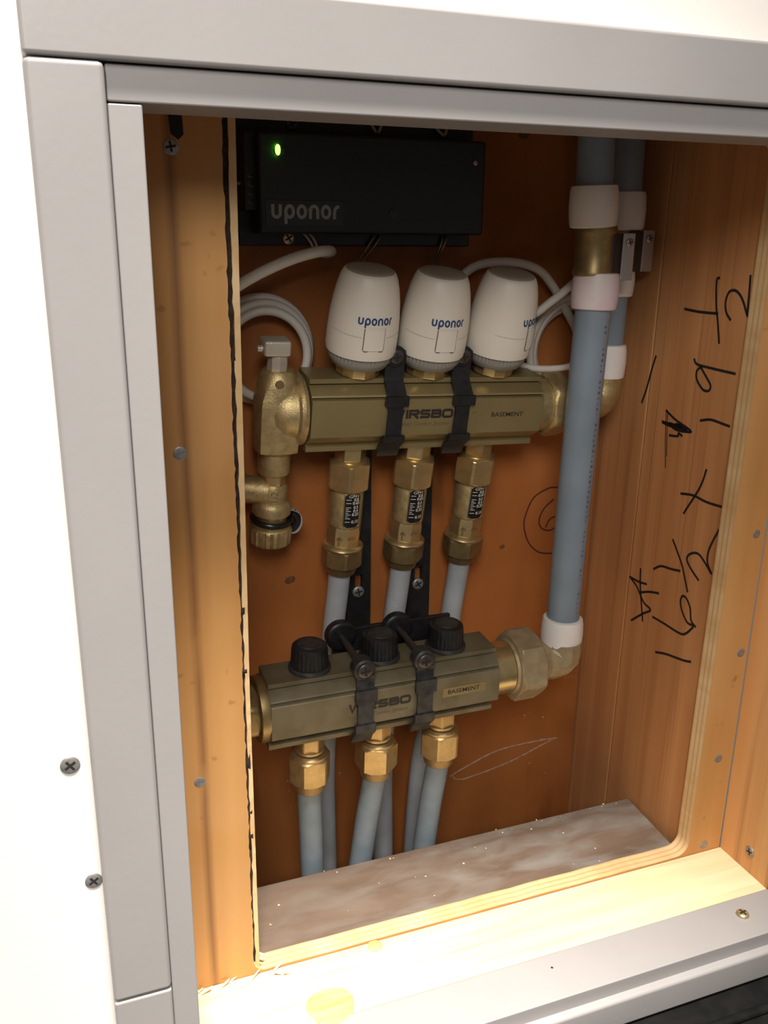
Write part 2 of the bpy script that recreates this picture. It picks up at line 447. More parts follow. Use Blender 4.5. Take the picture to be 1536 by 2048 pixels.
bl = trim(8, MB().box(.0462, .4735, -.007, .0275, -.0112, .0003), 'grey painted jamb liner along the bottom of the opening with one brass screw', bevel=.0008)
trim(9, MB().box(.4603, .4733, -.007, .0275, .0005, .4999), 'grey painted jamb liner on the right of the opening', bevel=.0008)
screw(bl, T(.4247, .0125, .0003), .0046, 'screw_brass', 10, 'yellow brass cross-head screw', dome=.5)
MB().lathe([(.0009, 0), (.0008, .0001)], 10, T(.2741, .0167, .0003)).build('nail_mark', 'dark_steel', bl)

# drywall screws left of the casing
for x, z, r, lab in ((-.0039, .2226, .0044, 'bare drywall screw with a cross recess, the upper one left of the casing'),
                     (.0012, .1582, .0040, 'bare drywall screw half under the left casing edge, the lower one')):
    t = thing('drywall_screw', lab, 'screw', T(x, -.0002, z) @ FACE_FRONT, 'drywall screws beside the left casing')
    screw(t, I4, r, 'screw', 35, dome=.16)

# rough boards of the reveal
lb = MB().box(.0330, .4603, .0279, .0776, -.038, 0).build('trim_10', 'ledge', bevel=.0006); struct(lb, 'pale pine board ledge at the foot of the opening')
kb = MB().lathe([(.0150, -.0010), (.0148, .0002), (.0120, .0004), (.006, .0004)], 24, T(.1305, .0365, 0), fn=lambda a, r, z: r*(1+.06*math.sin(3*a))).build('knot', 'knot', lb)
kb = MB().lathe([(.0052, -.0010), (.0050, .0004), (.0036, .0010), (.002, .0011)], 20, T(.1727, .0735, 0)).build('knot', 'knot', lb)
rb = MB().box(.4603, .4980, .0279, .0779, -.03, .5137).build('trim_11', 'stud_return', bevel=.0005); struct(rb, 'orange fir board forming the right reveal in front of the plywood')
screw(rb, T(.4603, .0482, .0172) @ RY(-90), .0042, 'screw', 15, dome=.2)
struct(MB().box(-.006, .0329, .0279, .0779, -.03, .5137).build('trim_12', 'stud_return', bevel=.0005), 'orange fir board forming the left reveal')
struct(MB().box(-.006, .498, .0128, .0779, .5140, .556).build('trim_13', 'header_wood', bevel=.0005), 'brown header board above the opening')

# plywood face panel with a routed, round-cornered opening
X0, X1, Z0, Z1, RR = .0920, .4296, .0012, .5092, .0105
inner = []
for cx, cz, a0 in ((X1-RR, Z0+RR, -90), (X1-RR, Z1-RR, 0)):
    inner += [(cx+RR*math.cos(math.radians(a0+9*i)), cz+RR*math.sin(math.radians(a0+9*i))) for i in range(11)]
inner += [(X0+RR+(X1-X0-2*RR)*t, Z1+random.uniform(-.0006, .0014)) for t in (.85, .7, .55, .4, .25, .1)]
inner += [(X0+.006*(1-math.sin(math.radians(a))), Z1-.006*(1-math.cos(math.radians(a)))) for a in (10, 45, 80)]
inner += [(X0+random.uniform(-.0004, .0005), Z1-.008-(Z1-Z0-.020)*i/140) for i in range(141)]
inner += [(X0+.008*(1-math.cos(math.radians(a))), Z0+.008*(1-math.sin(math.radians(a)))) for a in (10, 30, 50, 70, 85)]
inner += [(X0+.012+(X1-RR-X0-.02)*t, Z0+random.uniform(-.0003, .0003)) for t in [i/24 for i in range(25)]]
inner = [(x+(.0078*max(0, z-.03) if x > .35 else 0), z) for x, z in inner][::-1]
bm, sd = fill_plate(rect(.0332, .4594, -.035, .5135), inner, .0779, .0914)
ply = plate_obj('plywood_panel', bm, sd, 'ply', 'ply_edge')
tag(ply, 'orange fir plywood panel with a routed opening framing the manifold cabinet', 'panel')
for x, z, r, tn, cr in ((.0677, .4919, .0038, 10, True), (.0640, .3445, .0036, 0, False), (.0646, .1481, .0034, 0, False), (.4522, .2580, .0032, 0, False),
                (.4535, .1675, .0034, 0, False), (.4466, .0815, .0034, 0, False), (.4443, .0060, .0036, 0, False)):
    screw(ply, T(x, .0780, z) @ FACE_FRONT, r, 'screw', tn, dome=.12, cross=cr)
# dark gouge near the top of the left stile, splinters along the cut
MB().prism([(-.0035, .012), (.0035, .012), (.0045, -.010), (.002, -.0125), (-.0015, -.010)], 0, .0003, T(.0695, .0779, .5075) @ FACE_FRONT).build('gouge', 'black_hole', ply, smooth=0)
mb = MB()
for i in range(16):
    x = random.uniform(.05, .115); y = random.uniform(.070, .0785); z = random.uniform(.0006, .0016)
    if i > 9: x = .0935+random.uniform(-.001, .003); y = random.uniform(.0785, .092); z = random.uniform(.001, .006)
    Mx = T(x, y, z) @ RZ(random.uniform(-40, 40)) @ RY(random.uniform(-25, 25)) @ RX(random.uniform(-30, 30))
    l = random.uniform(.002, .007); mb.prism([(-l, -.0006), (l*.6, -.001), (l, .0004), (-l*.4, .0012)], -.0002, .0002, Mx)
gap_mb = MB(); nk = 90  # dark strip set into the gap by the left stile, painting its shade
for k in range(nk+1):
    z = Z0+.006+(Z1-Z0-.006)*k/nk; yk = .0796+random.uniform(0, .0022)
    gap_mb.v += [(.0912, yk, z), (.0950, yk+random.uniform(-.0004, .0008), z), (.0950, .0905, z), (.0912, .0905, z)]
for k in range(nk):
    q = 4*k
    for e in range(4): gap_mb.f.append((q+e, q+(e+1) % 4, q+4+(e+1) % 4, q+4+e))
gap_mb.build('gap_shade_strip', 'gap_shade', ply, smooth=0)
sp = mb.build('splinters', 'crumb', ply, smooth=0); sp['kind'] = 'stuff'

# cabinet interior
bk = MB().box(.05, .4303, .2427, .256, -.16, .60).build('wall_back', 'back', smooth=0); struct(bk, 'dark reddish plywood back of the manifold cabinet')
wr = bpy.data.objects.new('wall_right', None); col.objects.link(wr); struct(wr, 'right side of the cabinet made of two red fir studs with handwriting')
def slant_box(y0, y1, off):
    f_ = lambda z: .4314+.0062*z+off
    return MB().add([(f_(z) if k == 0 else .466, y, z) for z in (-.16, .60) for y in (y0, y1) for k in (0, 1)], [(0, 2, 3, 1), (4, 5, 7, 6), (0, 1, 5, 4), (2, 6, 7, 3), (0, 4, 6, 2), (1, 3, 7, 5)])
slant_box(.0918, .1872, 0).build('stud', 'stud', wr, bevel=.0012)
slant_box(.1882, .2560, .0002).build('stud', 'stud', wr, bevel=.0012)
wl = bpy.data.objects.new('wall_left', None); col.objects.link(wl); struct(wl, 'left side of the cabinet behind the plywood stile')
lt_ = MB(); nz = 120
for k in range(nz+1):
    t = k/nz; z = -.04+.60*t; xa = .0937+.0022*max(0, (t-.45)/.55)+random.uniform(-.0004, .0004); xb = .0962+.0036*max(0, (t-.40)/.60)
    lt_.v += [(xa, .0800, z), (xb, .0800+random.uniform(0, .0004), z), (xb, .1560, z), (xa, .1560, z)]
for k in range(nz):
    q = 4*k
    for e in range(4): lt_.f.append((q+e, q+(e+1) % 4, q+4+(e+1) % 4, q+4+e))
lt_.f += [(0, 1, 2, 3), (4*nz+3, 4*nz+2, 4*nz+1, 4*nz)]
lt_.build('lath', 'ply_edge', wl, smooth=0)
MB().box(.050, .0930, .170, .256, -.16, .60).build('stud', 'stud', wl, bevel=.001)
struct(MB().box(.05, .46, .0918, .256, .575, .60).build('ceiling', 'header_wood', smooth=0), 'dark wooden top of the manifold cabinet')
sl = MB().prism([(.0975, .0920), (.4268, .0920), (.4300, .1557), (.0985, .1557)], -.045, -.0002).build('trim_14', 'sill', bevel=.0008)
struct(sl, 'dusty grey-brown sill board inside the cabinet behind the plywood edge')
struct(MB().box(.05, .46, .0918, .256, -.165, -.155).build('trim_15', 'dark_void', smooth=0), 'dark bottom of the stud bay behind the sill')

HAND_R=[[(0.1081,0.4003),(0.1133,0.4049),(0.1153,0.4117),(0.1133,0.4182),(0.1081,0.4198),(0.1031,0.4176),(0.0987,0.4130),(0.0935,0.4048),(0.0939,0.4085),(0.0946,0.4194),(0.0955,0.4303)],
[(0.1235,0.4270),(0.1265,0.4249),(0.1241,0.4097),(0.1202,0.3972),(0.1164,0.3839)],
[(0.1565,0.4038),(0.1407,0.4031),(0.1210,0.4036)],
[(0.1400,0.3709),(0.1362,0.3674),(0.1219,0.3667),(0.0970,0.3664)],
[(0.1301,0.3671),(0.1354,0.3627),(0.1343,0.3567),(0.1271,0.3510),(0.1210,0.3511),(0.1198,0.3550),(0.1258,0.3607),(0.1330,0.3667)],
[(0.1824,0.3674),(0.1855,0.3575),(0.1895,0.3421),(0.1940,0.3293)],
[(0.1638,0.3295),(0.1610,0.3080),(0.1572,0.2865)],
[(0.1617,0.3277),(0.1597,0.3113),(0.1574,0.2955)],
[(0.1643,0.3294),(0.1521,0.3245),(0.1343,0.3199),(0.1400,0.3181),(0.1509,0.3175),(0.1581,0.3204),(0.1426,0.3207),(0.1516,0.3217),(0.1381,0.3195),(0.1556,0.3187),(0.1672,0.3200),(0.1514,0.3203),(0.1447,0.3200)],
[(0.1577,0.3117),(0.1478,0.3131),(0.1471,0.3154),(0.1425,0.3142)],
[(0.1261,0.3290),(0.1154,0.3318),(0.1036,0.3314),(0.0958,0.3310)],
[(0.1130,0.2969),(0.1175,0.2822),(0.1314,0.2584)],
[(0.1372,0.2723),(0.1235,0.2747),(0.1087,0.2739),(0.0929,0.2749)],
[(0.1063,0.2151),(0.1158,0.2206),(0.1216,0.2261),(0.1189,0.2313),(0.1109,0.2344),(0.1028,0.2306),(0.0945,0.2247),(0.0998,0.2309),(0.1006,0.2387),(0.0978,0.2477),(0.0928,0.2587)],
[(0.1398,0.2360),(0.1269,0.2212),(0.1211,0.2110),(0.1164,0.2020)],
[(0.1580,0.2052),(0.1493,0.2108),(0.1368,0.2129),(0.1270,0.2150)],
[(0.1734,0.2004),(0.1717,0.1870),(0.1676,0.1719),(0.1637,0.1583)],
[(0.1865,0.1884),(0.1740,0.1886),(0.1636,0.1904)],
[(0.1479,0.1888),(0.1596,0.1855),(0.1701,0.1809)],
[(0.1848,0.1878),(0.1757,0.1837),(0.1652,0.1745),(0.1559,0.1716),(0.1648,0.1646),(0.1785,0.1529)],
[(0.1527,0.1672),(0.1382,0.1676),(0.1219,0.1675),(0.1143,0.1692),(0.1078,0.1761),(0.1062,0.1795),(0.1128,0.1794),(0.1194,0.1852),(0.1228,0.1917),(0.1215,0.1969),(0.1171,0.1971),(0.1117,0.1915),(0.1089,0.1826),(0.1030,0.1797)],
[(0.1444,0.1404),(0.1318,0.1446),(0.1117,0.1488),(0.1033,0.1516)],
]
HAND_B=[[(0.3996,0.2511),(0.3921,0.2521),(0.3848,0.2516),(0.3724,0.2452),(0.3660,0.2324),(0.3646,0.2207),(0.3696,0.2065),(0.3776,0.1978),(0.3853,0.1946),(0.3929,0.1937)],
[(0.3911,0.2418),(0.3824,0.2342),(0.3785,0.2244),(0.3818,0.2172),(0.3894,0.2146),(0.3948,0.2175),(0.3978,0.2232),(0.3942,0.2262),(0.3887,0.2242),(0.3851,0.2177)],
]
mb = MB()
for i, stt in enumerate(HAND_R):
    p = smooth_path([(a, b, 0) for a, b in stt], 6)
    mb.ribbon(p, .0019 if i not in (6, 7) else .0009, 0, False, lambda y, z, q: (.4313+.0062*z, y, z))
mb.build('handwriting', 'ink', wr, smooth=0)['label'] = 'black marker figures 16 1/2 x 19 1/2'
mb = MB()
for stt in HAND_B:
    mb.ribbon(smooth_path([(a, b, 0) for a, b in stt], 6), .0014, 0, False, lambda x, z, q: (x, .24255, z))
mb.build('handwriting', 'ink_red', bk, smooth=0)['label'] = 'red-brown circled 6'
# chalky scuff on the back panel
mb = MB()
for pts in ([(.305, -.006), (.325, .002), (.35, .010), (.38, .012), (.412, .011)], [(.318, -.012), (.345, -.008), (.372, -.002), (.395, .006), (.412, .011)], [(.395, .013), (.404, .0115), (.413, .0105)], [(.308, -.006), (.311, -.010), (.320, -.012)]):
    mb.tube([(p_.x, .2427, p_.y) for p_ in smooth_path([(a, b, 0) for a, b in pts], 6)], random.uniform(.0005, .0008), 8)
mb.build('scuff', 'dust', bk, smooth=0)
for x, z, r in ((.1639, .1991, .0036), (.345, .522, .004), (.345, .205, .0022)):
    MB().lathe([(r, 0), (r*.9, .0001), (r*.3, .0002)], 16, T(x, .2427, z) @ FACE_FRONT, fn=lambda a, q, z_: q*(1+.2*math.sin(2*a+1))).build('knot', 'knot_dark', bk)

# ================================================================== handy frames
UP = T(.1600, .2028, .3383) @ RY(2.06) @ RX(8.28)
LO = T(.1200, .1646, .1391) @ RX(2.85)
AX = Matrix(((0, 0, 1, 0), (1, 0, 0, 0), (0, 1, 0, 0), (0, 0, 0, 1)))      # prism poly (y,z) extruded along x
UPX = (.0408, .0917, .1426); LOX = (.0358, .0873, .1388)

half = [(-.0137, .0256), (-.0137, .0224), (-.0108, .0214), (-.0200, .0160), (-.0206, .0148), (-.0180, .0140), (-.0222, .0132), (-.0230, .0124),
        (-.0230, -.0122), (-.0216, -.0136), (-.0112, -.0208), (-.0137, -.0222), (-.0137, -.0256)]
PROFILE = half+[(-y, z) for y, z in reversed(half)]

# ------------------------------------------------------------------ upper manifold
um = thing('manifold', 'upper bronze heating manifold bar carrying the three white actuators', 'manifold', UP, 'manifold bars')
MB().prism(PROFILE, .0044, .1774, AX).build('bar', 'bar', um, smooth=20)
MB().lathe([(.0195, .1774), (.0195, .190), (.0185, .1905)], 40, ALONG_X).build('end_collar', 'brass_rough', um)
fr = lambda x0, z0: (lambda x, y, z: (x0+x, -.02312, z0+y))
wirsbo_mb(.0064, .0600, .0030, -.02312).build('lettering', 'print', um, smooth=0)['label'] = 'black WIRSBO print'
text_mb('Life, Safety, Comfort Systems', .0042, fr(.0815, -.0042), .90, shear=.35).build('tagline', 'print_faint', um, smooth=0)
text_mb('BASEMENT', .0046, fr(.1490, .0010), 1.15, offset=.00004).build('zone_label', 'print', um, smooth=0)['label'] = 'black BASEMENT print'
mk = text_mb('NSF', .0030, fr(.1120, .0030), 1.0); mk.ribbon([(.1120+.0042*math.cos(a*.2618), .0030+.0042*math.sin(a*.2618)) for a in range(24)], .0004, 0, True, lambda x, y, z: (x, -.02312, y))
t2 = text_mb('/14', .0026, fr(.1225, .0030), 1.0); mk.add(t2.v, t2.f)
mk.build('approval_mark', 'print_faint', um, smooth=0)

# ------------------------------------------------------------------ lower manifold
lm = thing('manifold', 'lower dusty bronze manifold bar with black caps on top', 'manifold', LO, 'manifold bars')
MB().prism(PROFILE, .0030, .1735, AX).build('bar', 'bar_dusty', lm, smooth=20)
wirsbo_mb(.0064, .0570, .0022, -.02312).build('lettering', 'print', lm, smooth=0)['label'] = 'black WIRSBO print'
text_mb('Life, Safety, Comfort Systems', .0042, fr(.0790, -.0052), .88, shear=.35).build('tagline', 'print_faint', lm, smooth=0)
mb = MB().box(.128, .162, -.0232, -.0230, -.0022, .0050); mb.build('label_strip', 'bar', lm, smooth=0)
text_mb('BASEMENT', .0046, lambda x, y, z: (.1445+x, -.02330, .0014+y), 1.15, offset=.00004).build('zone_label', 'print', lm, smooth=0)['label'] = 'black BASEMENT print'
mk = MB().ribbon([(.1110+.0038*math.cos(a*.2618), .0030+.0038*math.sin(a*.2618)) for a in range(24)], .0004, 0, True, lambda x, y, z: (x, -.02312, y))
mk.build('approval_mark', 'print_faint', lm, smooth=0)
pl = MB().nut(.0175, -.0135, -.0025, .002, ALONG_X); pl.lathe([(.0232, -.0028), (.0236, .0005), (.0232, .0030)], 40, ALONG_X)
pl.build('end_plug', 'brass_old', lm)

# ------------------------------------------------------------------ actuators
def cyl(R0, R1=None, z0=0, z1=1, ang0=0, eps=.00015):
    """wrap a flat (x,y) drawing round the z axis, facing -y when ang0 = 0; radius R0"""
    def fn(x, y, z):
        a = -math.pi/2+math.radians(ang0)+x/R0
        r = R1(y) if R1 else R0
        return ((r+eps+z)*math.cos(a), (r+eps+z)*math.sin(a), y)
    return fn
AP = [(.0205, .0172), (.0232, .0180), (.0238, .0215), (.0237, .0330), (.0231, .0430), (.0219, .0530), (.0204, .0610), (.0188, .0668), (.0174, .0700), (.0160, .0716)]
def act_r(z):
    for (r0, a), (r1, b) in zip(AP, AP[1:]):
        if a <= z <= b: return r0+(r1-r0)*(z-a)/(b-a)
    return AP[0][0]
labels = ['white thermal actuator nearest the plywood stile, left of the three', 'white thermal actuator in the middle of the three on the upper bar',
          'white thermal actuator beside the grey pipe, its lettering turned away to the right']
for i, x in enumerate(UPX):
    rot = (0, 0, 40)[i]; dz = (0, -.0006, .0004)[i]
    a = thing('thermal_actuator', labels[i], 'actuator', UP @ T(x, -.002, .0256+dz) @ RX((6.5, 6.5, 7.0)[i]) @ RZ(rot), 'white thermal actuators')
    mb = MB().lathe([(.0110, -.0008), (.0130, .0003), (.0150, .0020), (.0152, .0026), (.0152, .0092), (.0140, .0096)], 12); mb.build('brass_ring', 'brass', a, smooth=20)
    mb = MB().lathe([(.0170, .0082), (.0186, .0088), (.0202, .0118), (.0214, .0128), (.0219, .0176), (.0200, .0180)], 96,
                    fn=lambda th, r, z: r-(.0010 if (z > .0122 and int(th/(2*math.pi)*96+.5) % 2) else 0)); mb.build('collar', 'collar_grey', a, smooth=50)
    bd = MB().lathe(AP, 56).build('body', 'white_plastic', a, smooth=60)
    MB().lathe([(.0160, .0715), (.0152, .0722), (.0120, .0724)], 48).build('top_disc', 'cap_grey', a, smooth=60)
    # seam that dips under the lettering, latch outline
    mb = MB(); seam = [(s*.0012, .0352-.0014*math.cos(s*.0012/.0236*1.2)) for s in range(-26, 27) if abs(s*.0012) > .0076]
    for sgn in (-1, 1): mb.ribbon([p for p in seam if p[0]*sgn > 0], .00022, 0, False, cyl(.0236, act_r))
    mb.build('seam', 'cap_grey', bd, smooth=0)
    lt = MB()
    poly = [(-.0070, .0402)]+arc(-.0054, .0266, .0016, .0016, 180, 270, 4)+arc(.0054, .0266, .0016, .0016, 270, 360, 4)+[(.0070, .0402)]
    lt.ribbon(poly, .00075, 0, False, cyl(.0236, act_r, eps=.0003))
    lt.ribbon([(-.0066, .0292), (.0066, .0292)], .00040, 0, False, cyl(.0236, act_r, eps=.0003))
    latch = MB(); fnl = cyl(.0236, act_r, eps=.0006)
    n = 8; vs = []; fs = []
    for r_, z in enumerate((.0256, .0290, .0340, .0400)):
        for k in range(n+1): vs.append(fnl(-.0067+.0134*k/n, z, 0))
    for r_ in range(3):
        for k in range(n): q = r_*(n+1)+k; fs.append((q, q+1, q+n+2, q+n+1))
    latch.add(vs, fs); lo_ = latch.build('latch', 'white_plastic', a, smooth=60); lt.build('latch_outline', 'latch_line', lo_, smooth=0)
    uponor_mb(.0046, lambda x, y, z: cyl(.0233, act_r)(x, y+.0448, z)).build('logo', 'blue_print', a, smooth=0)['label'] = 'blue uponor wordmark'

# ------------------------------------------------------------------ flow meters
fl_lab = ['brass flow meter with a black GPM scale, nearest the drain valve', 'brass flow meter with a black GPM scale, middle of the three',
          'brass flow meter with a black GPM scale, nearest the grey pipe']
for i, x in enumerate(UPX):
    f = thing('flow_meter', fl_lab[i], 'flow meter', UP @ T(x-.001*(i-1), 0, -.0256) @ RX((0, 1, 1)[i]) @ RZ(-10), 'brass flow meters')
    MB().nut(.0098, -.0120, .0004, .001, turn=.3*i, lo=False, hi=False).lathe([(.0118, -.0128), (.0124, -.0118), (.0124, -.0108), (.0110, -.0100)], 36).build('neck', 'brass', f)
    MB().nut(.0142, -.0330, -.0120, .0015, turn=(.785-.17, .90-.17, 1.0-.17)[i]).build('union_nut', 'brass', f, smooth=18)
    bd = MB().lathe([(.0112, -.0628), (.0121, -.0616), (.0121, -.0342), (.0112, -.0325)], 44).build('body', 'brass_rough', f)
    # window: rounded black panel on the front of the body with a raised brass rim
    wn = MB(); RB = .0121; CX = .0030; HW = .0062; fnw = cyl(RB, None, eps=.00025)
    rows = 14; n = 10; vs = []; fs = []
    for r_ in range(rows+1):
        t = r_/rows; z = -.0605+.0262*t; hw = HW
        d = min(t, 1-t)*.0262
        if d < .0022: hw -= .0022-math.sqrt(max(0, .0022**2-(.0022-d)**2))
        for k in range(n+1): vs.append(fnw(CX-hw+2*hw*k/n, z, 0))
    for r_ in range(rows):
        for k in range(n): q = r_*(n+1)+k; fs.append((q, q+1, q+n+2, q+n+1))
    w_ = wn.add(vs, fs).build('scale_window', 'rubber', f, smooth=60)
    rim = MB(); o_ = [(CX-HW-.0002, -.0584)]+arc(CX-HW+.0020, -.0586, .0022, .0022, 180, 270, 5)+arc(CX+HW-.0020, -.0586, .0022, .0022, 270, 360, 5)+[(CX+HW+.0002, -.0345), (CX, -.0345), (CX-HW-.0002, -.0345)]
    rim.tube([cyl(RB, None, eps=.0002)(px, pz, 0) for px, pz in o_], .00045, 6, closed=True); rim.build('window_rim', 'brass', f)
    fs_ = cyl(RB, None, eps=.00040)
    sc = MB()
    for z, L in ((-.0386, .0036), (-.0412, .0036), (-.0446, .0036), (-.0460, .0020), (-.0474, .0036), (-.0488, .0020), (-.0502, .0036), (-.0517, .0020), (-.0532, .0036), (-.0560, .0036)):
        sc.ribbon([(CX-.0050, z), (CX-.0050+L, z)], .00045, 0, False, fs_)
    for tx, z in (('0.8', -.0386), ('0.65', -.0412), ('0.5', -.0446), ('0.4', -.0474), ('0.25', -.0502), ('0.15', -.0560)):
        tm = text_mb(tx, .0032, lambda X_, Y_, Z_: fs_(X_+CX+.0024, Y_+z, 0), 1.0, offset=.00008); sc.add(tm.v, tm.f)
    tm = text_mb('GPM', .0030, lambda X_, Y_, Z_: fs_(X_+CX+.0004, Y_-.0361, 0), 1.3); sc.add(tm.v, tm.f)
    sc.build('scale_print', 'scale_white', w_, smooth=0)
    b2 = MB().lathe([(.0112, -.0780), (.0126, -.0770), (.0128, -.0660), (.0112, -.0612)], 8, RZ(8)).build('hex_base', 'brass', f, smooth=25)
    ar = MB(); fa = cyl(.0125, None, eps=.0004)
    ar.ribbon([(-.0050, -.0755), (-.0050, -.0700)], .0009, 0, False, fa); ar.ribbon([(-.0066, -.0712), (-.0050, -.0690), (-.0028, -.0712)], .0007, 0, False, fa)
    for k in range(4): ar.ribbon([(.0010+.0017*k, -.0708), (.0017+.0017*k, -.0695), (.0017+.0017*k, -.0683)], .0006, 0, False, fa)
    ar.build('cast_marks', 'brass_old', b2, smooth=0)
    MB().lathe([(.0112, -.0820), (.0150, -.0812), (.0154, -.0796), (.0138, -.0776), (.0110, -.0766)], 40).build('flange', 'brass', f)
    MB().nut(.0138, -.0955, -.0805, .0014, turn=(.44, .20, .44)[i]).lathe([(.0100, -.1025), (.0112, -.1015), (.0126, -.0950)], 36).build('compression_nut', 'brass_old', f, smooth=18)

# ------------------------------------------------------------------ tubes from the flow meters, behind the lower bar
tb_lab = ['milky grey tube hanging from the flow meter nearest the drain valve', 'milky grey tube hanging from the middle flow meter', 'milky grey tube hanging from the flow meter nearest the grey pipe']
for i, x in enumerate(UPX):
    p0 = UP @ Vector((x-.001*(i-1), .001, -.124)); p1 = UP @ Vector((x-.001*(i-1), .002, -.150))
    xl = p1.x; yb = .226
    pts = [p0, p1, (xl-.004, .226, .155), (xl-.008, yb, .10), (xl-.012-(.014 if i == 2 else 0), yb-.002, .04), (xl-.012-(.022 if i == 2 else 0), yb-.006, -.05), (xl-.012-(.024 if i == 2 else 0), yb-.006, -.154)]
    o = MB().tube(smooth_path(pts, 8), .0083, 20).build('heating_tube', 'pex_white', smooth=60); tag(o, tb_lab[i], 'tube', 'upper heating tubes')

# ------------------------------------------------------------------ lower fittings, tubes, caps
lf_lab = ['brass compression fitting under the lower bar, nearest the plywood stile', 'brass compression fitting under the lower bar, middle one', 'brass compression fitting under the lower bar, nearest the union nut']
lt_lab = ['scuffed grey tube going down from the left fitting of the lower bar', 'scuffed grey tube slanting left from the middle fitting of the lower bar', 'scuffed grey tube below the right fitting of the lower bar']
cp_lab = ['black ribbed cap on the lower bar, nearest the plywood stile', 'black ribbed cap on the lower bar between the two straps', 'black ribbed cap on the lower bar, nearest the union nut']
ends = ((.1585, .1735), (.1985, .1740), (.2520, .1740))
for i, x in enumerate(LOX):
    f = thing('compression_fitting', lf_lab[i], 'fitting', LO @ T(x, 0, -.0256), 'lower compression fittings')
    MB().nut(.0092, -.0130, .0004, .001, turn=.2+.3*i, lo=False, hi=False).build('neck', 'brass_mid', f)
    MB().lathe([(.0100, -.0152), (.0108, -.0146), (.0108, -.0128), (.0098, -.0122)], 36).lathe([(.0112, -.0200), (.0134, -.0192), (.0134, -.0172), (.0112, -.0156)], 40).build('flange', 'brass_mid', f)
    MB().nut(.0138, -.0400, -.0188, .0015, turn=(1.0, .40, .96)[i]).lathe([(.0098, -.0485), (.0112, -.0475), (.0124, -.0395)], 36).build('compression_nut', 'brass_mid', f, smooth=18)
    p0 = LO @ Vector((x, 0, -.0730)); ex, ey = ends[i]
    d_ = ex-p0.x; pts = [p0, (p0.x+d_*.22, p0.y+.002, p0.z-.017), (p0.x+d_*.58, (p0.y+ey)/2+.001, p0.z-.041), (ex, ey, -.010), (ex+d_*.8, ey+.004, -.08), (ex+d_*1.2, ey+.006, -.154)]
    o = MB().tube(smooth_path(pts, 8), .0088, 20).build('heating_tube', 'pex_clouded', smooth=60); tag(o, lt_lab[i], 'tube', 'lower heating tubes')
    cp = thing('valve_cap', cp_lab[i], 'cap', LO @ T(x, 0, .0256), 'black valve caps')
    MB().lathe([(.0140, 0), (.0148, .0008), (.0148, .0024), (.0136, .0034)], 48).build('skirt', 'black_dusty', cp)
    MB().lathe([(.0134, .0030), (.0130, .0080), (.0126, .0150), (.0121, .0178), (.0106, .0190), (.0060, .0192)], 96,
               fn=lambda th, r, z: r-(.0005 if (z < .0165 and int(th/(2*math.pi)*96+.5) % 4 < 1) else 0)).build('body', 'black', cp, smooth=40)
    MB().lathe([(.0085, .0191), (.0082, .0194), (.004, .0194)], 30).build('top_disc', 'black_dusty', cp)

# ------------------------------------------------------------------ drain and vent valve on the left end of the upper bar
v = thing('drain_valve', 'cast brass vent and drain valve on the left end of the upper manifold', 'valve', UP @ T(-.0135, 0, 0))
MB().lathe([(.0110, -.009), (.0165, -.003), (.0195, .004), (.0205, .0105), (.0232, .0118), (.0243, .0140), (.0238, .0165), (.0215, .0172)], 44, T(0, 0, 0) @ ALONG_X).build('end_flange', 'brass_rough', v)
b = MB().lathe([(.0118, -.0290), (.0146, -.0265), (.0150, -.0150), (.0150, .0060), (.0140, .0110), (.0140, .0180), (.0118, .0265), (.0098, .0285)], 40,
               fn=lambda a, r, z: r*(1/max(abs(math.cos(a)), abs(math.sin(a))))**.6 if -.027 < z < .012 else r)
b.build('body', 'brass_rough', v)
MB().lathe([(.0030, 0), (.0028, .0012), (.0016, .0014)], 16, T(-.002, -.0124, .0215) @ FACE_FRONT).build('bleed_dimple', 'brass_old', v)
MB().lathe([(.0068, .0275), (.0070, .0300), (.0068, .0385), (.0055, .0392)], 8, T(-.0008, 0, 0)).build('vent_neck', 'zinc', v, smooth=25)
vs = MB().box(-.0118, .0062, -.0080, .0080, .0385, .0490); vs.build('vent_key', 'zinc', v, bevel=.0018)
MB().lathe([(.0024, 0), (.0022, .003), (.001, .0036)], 14, T(-.0118, -.001, .0425) @ RY(-90)).build('key_pin', 'zinc', v)
MB().lathe([(.0098, -.0455), (.0112, -.0440), (.0112, -.0310), (.0104, -.0285)], 36).build('nipple', 'brass_rough', v)
MB().nut(.0082, -.0530, -.0445, .001, turn=.3).build('hex', 'brass', v)
bd = MB().lathe([(.0112, -.0760), (.0136, -.0750), (.0138, -.0690), (.0120, -.0660), (.0104, -.0650), (.0104, -.0545), (.0092, -.0525)], 40).build('valve_body', 'brass_rough', v)
text_mb('1/2', .0075, lambda x, y, z: cyl(.0105, None, ang0=-4, eps=.0003)(-y, x-.0600, 0), 1.0).build('cast_marks', 'brass_old', bd, smooth=0)
MB().lathe([(.0090, -.002), (.0098, .002), (.0098, .014), (.0112, .018), (.0116, .026), (.0098, .0268)], 32, T(-.004, -.002, -.058) @ RZ(-24) @ RY(-92)).build('side_outlet', 'brass_rough', v)
MB().lathe([(.0090, -.0830), (.0112, -.0825), (.0112, -.0755)], 36).build('thread', 'brass', v)
MB().tube([(.0134*math.cos(k*.2618), .0134*math.sin(k*.2618), -.0800-.0010*math.cos(k*.2618+.6)) for k in range(24)], .0018, 10, closed=True).build('rubber_ring', 'rubber', v)
cap = MB().lathe([(.0132, -.0985), (.0148, -.0972), (.0152, -.0880), (.0146, -.0860), (.0136, -.0850), (.0140, -.0832), (.0126, -.0826)], 72,
                 fn=lambda th, r, z: r-(.0018*max(0, math.cos(th*18))**2 if -.098 < z < -.0862 else 0)).build('knurled_cap', 'brass_rough', v, smooth=30)
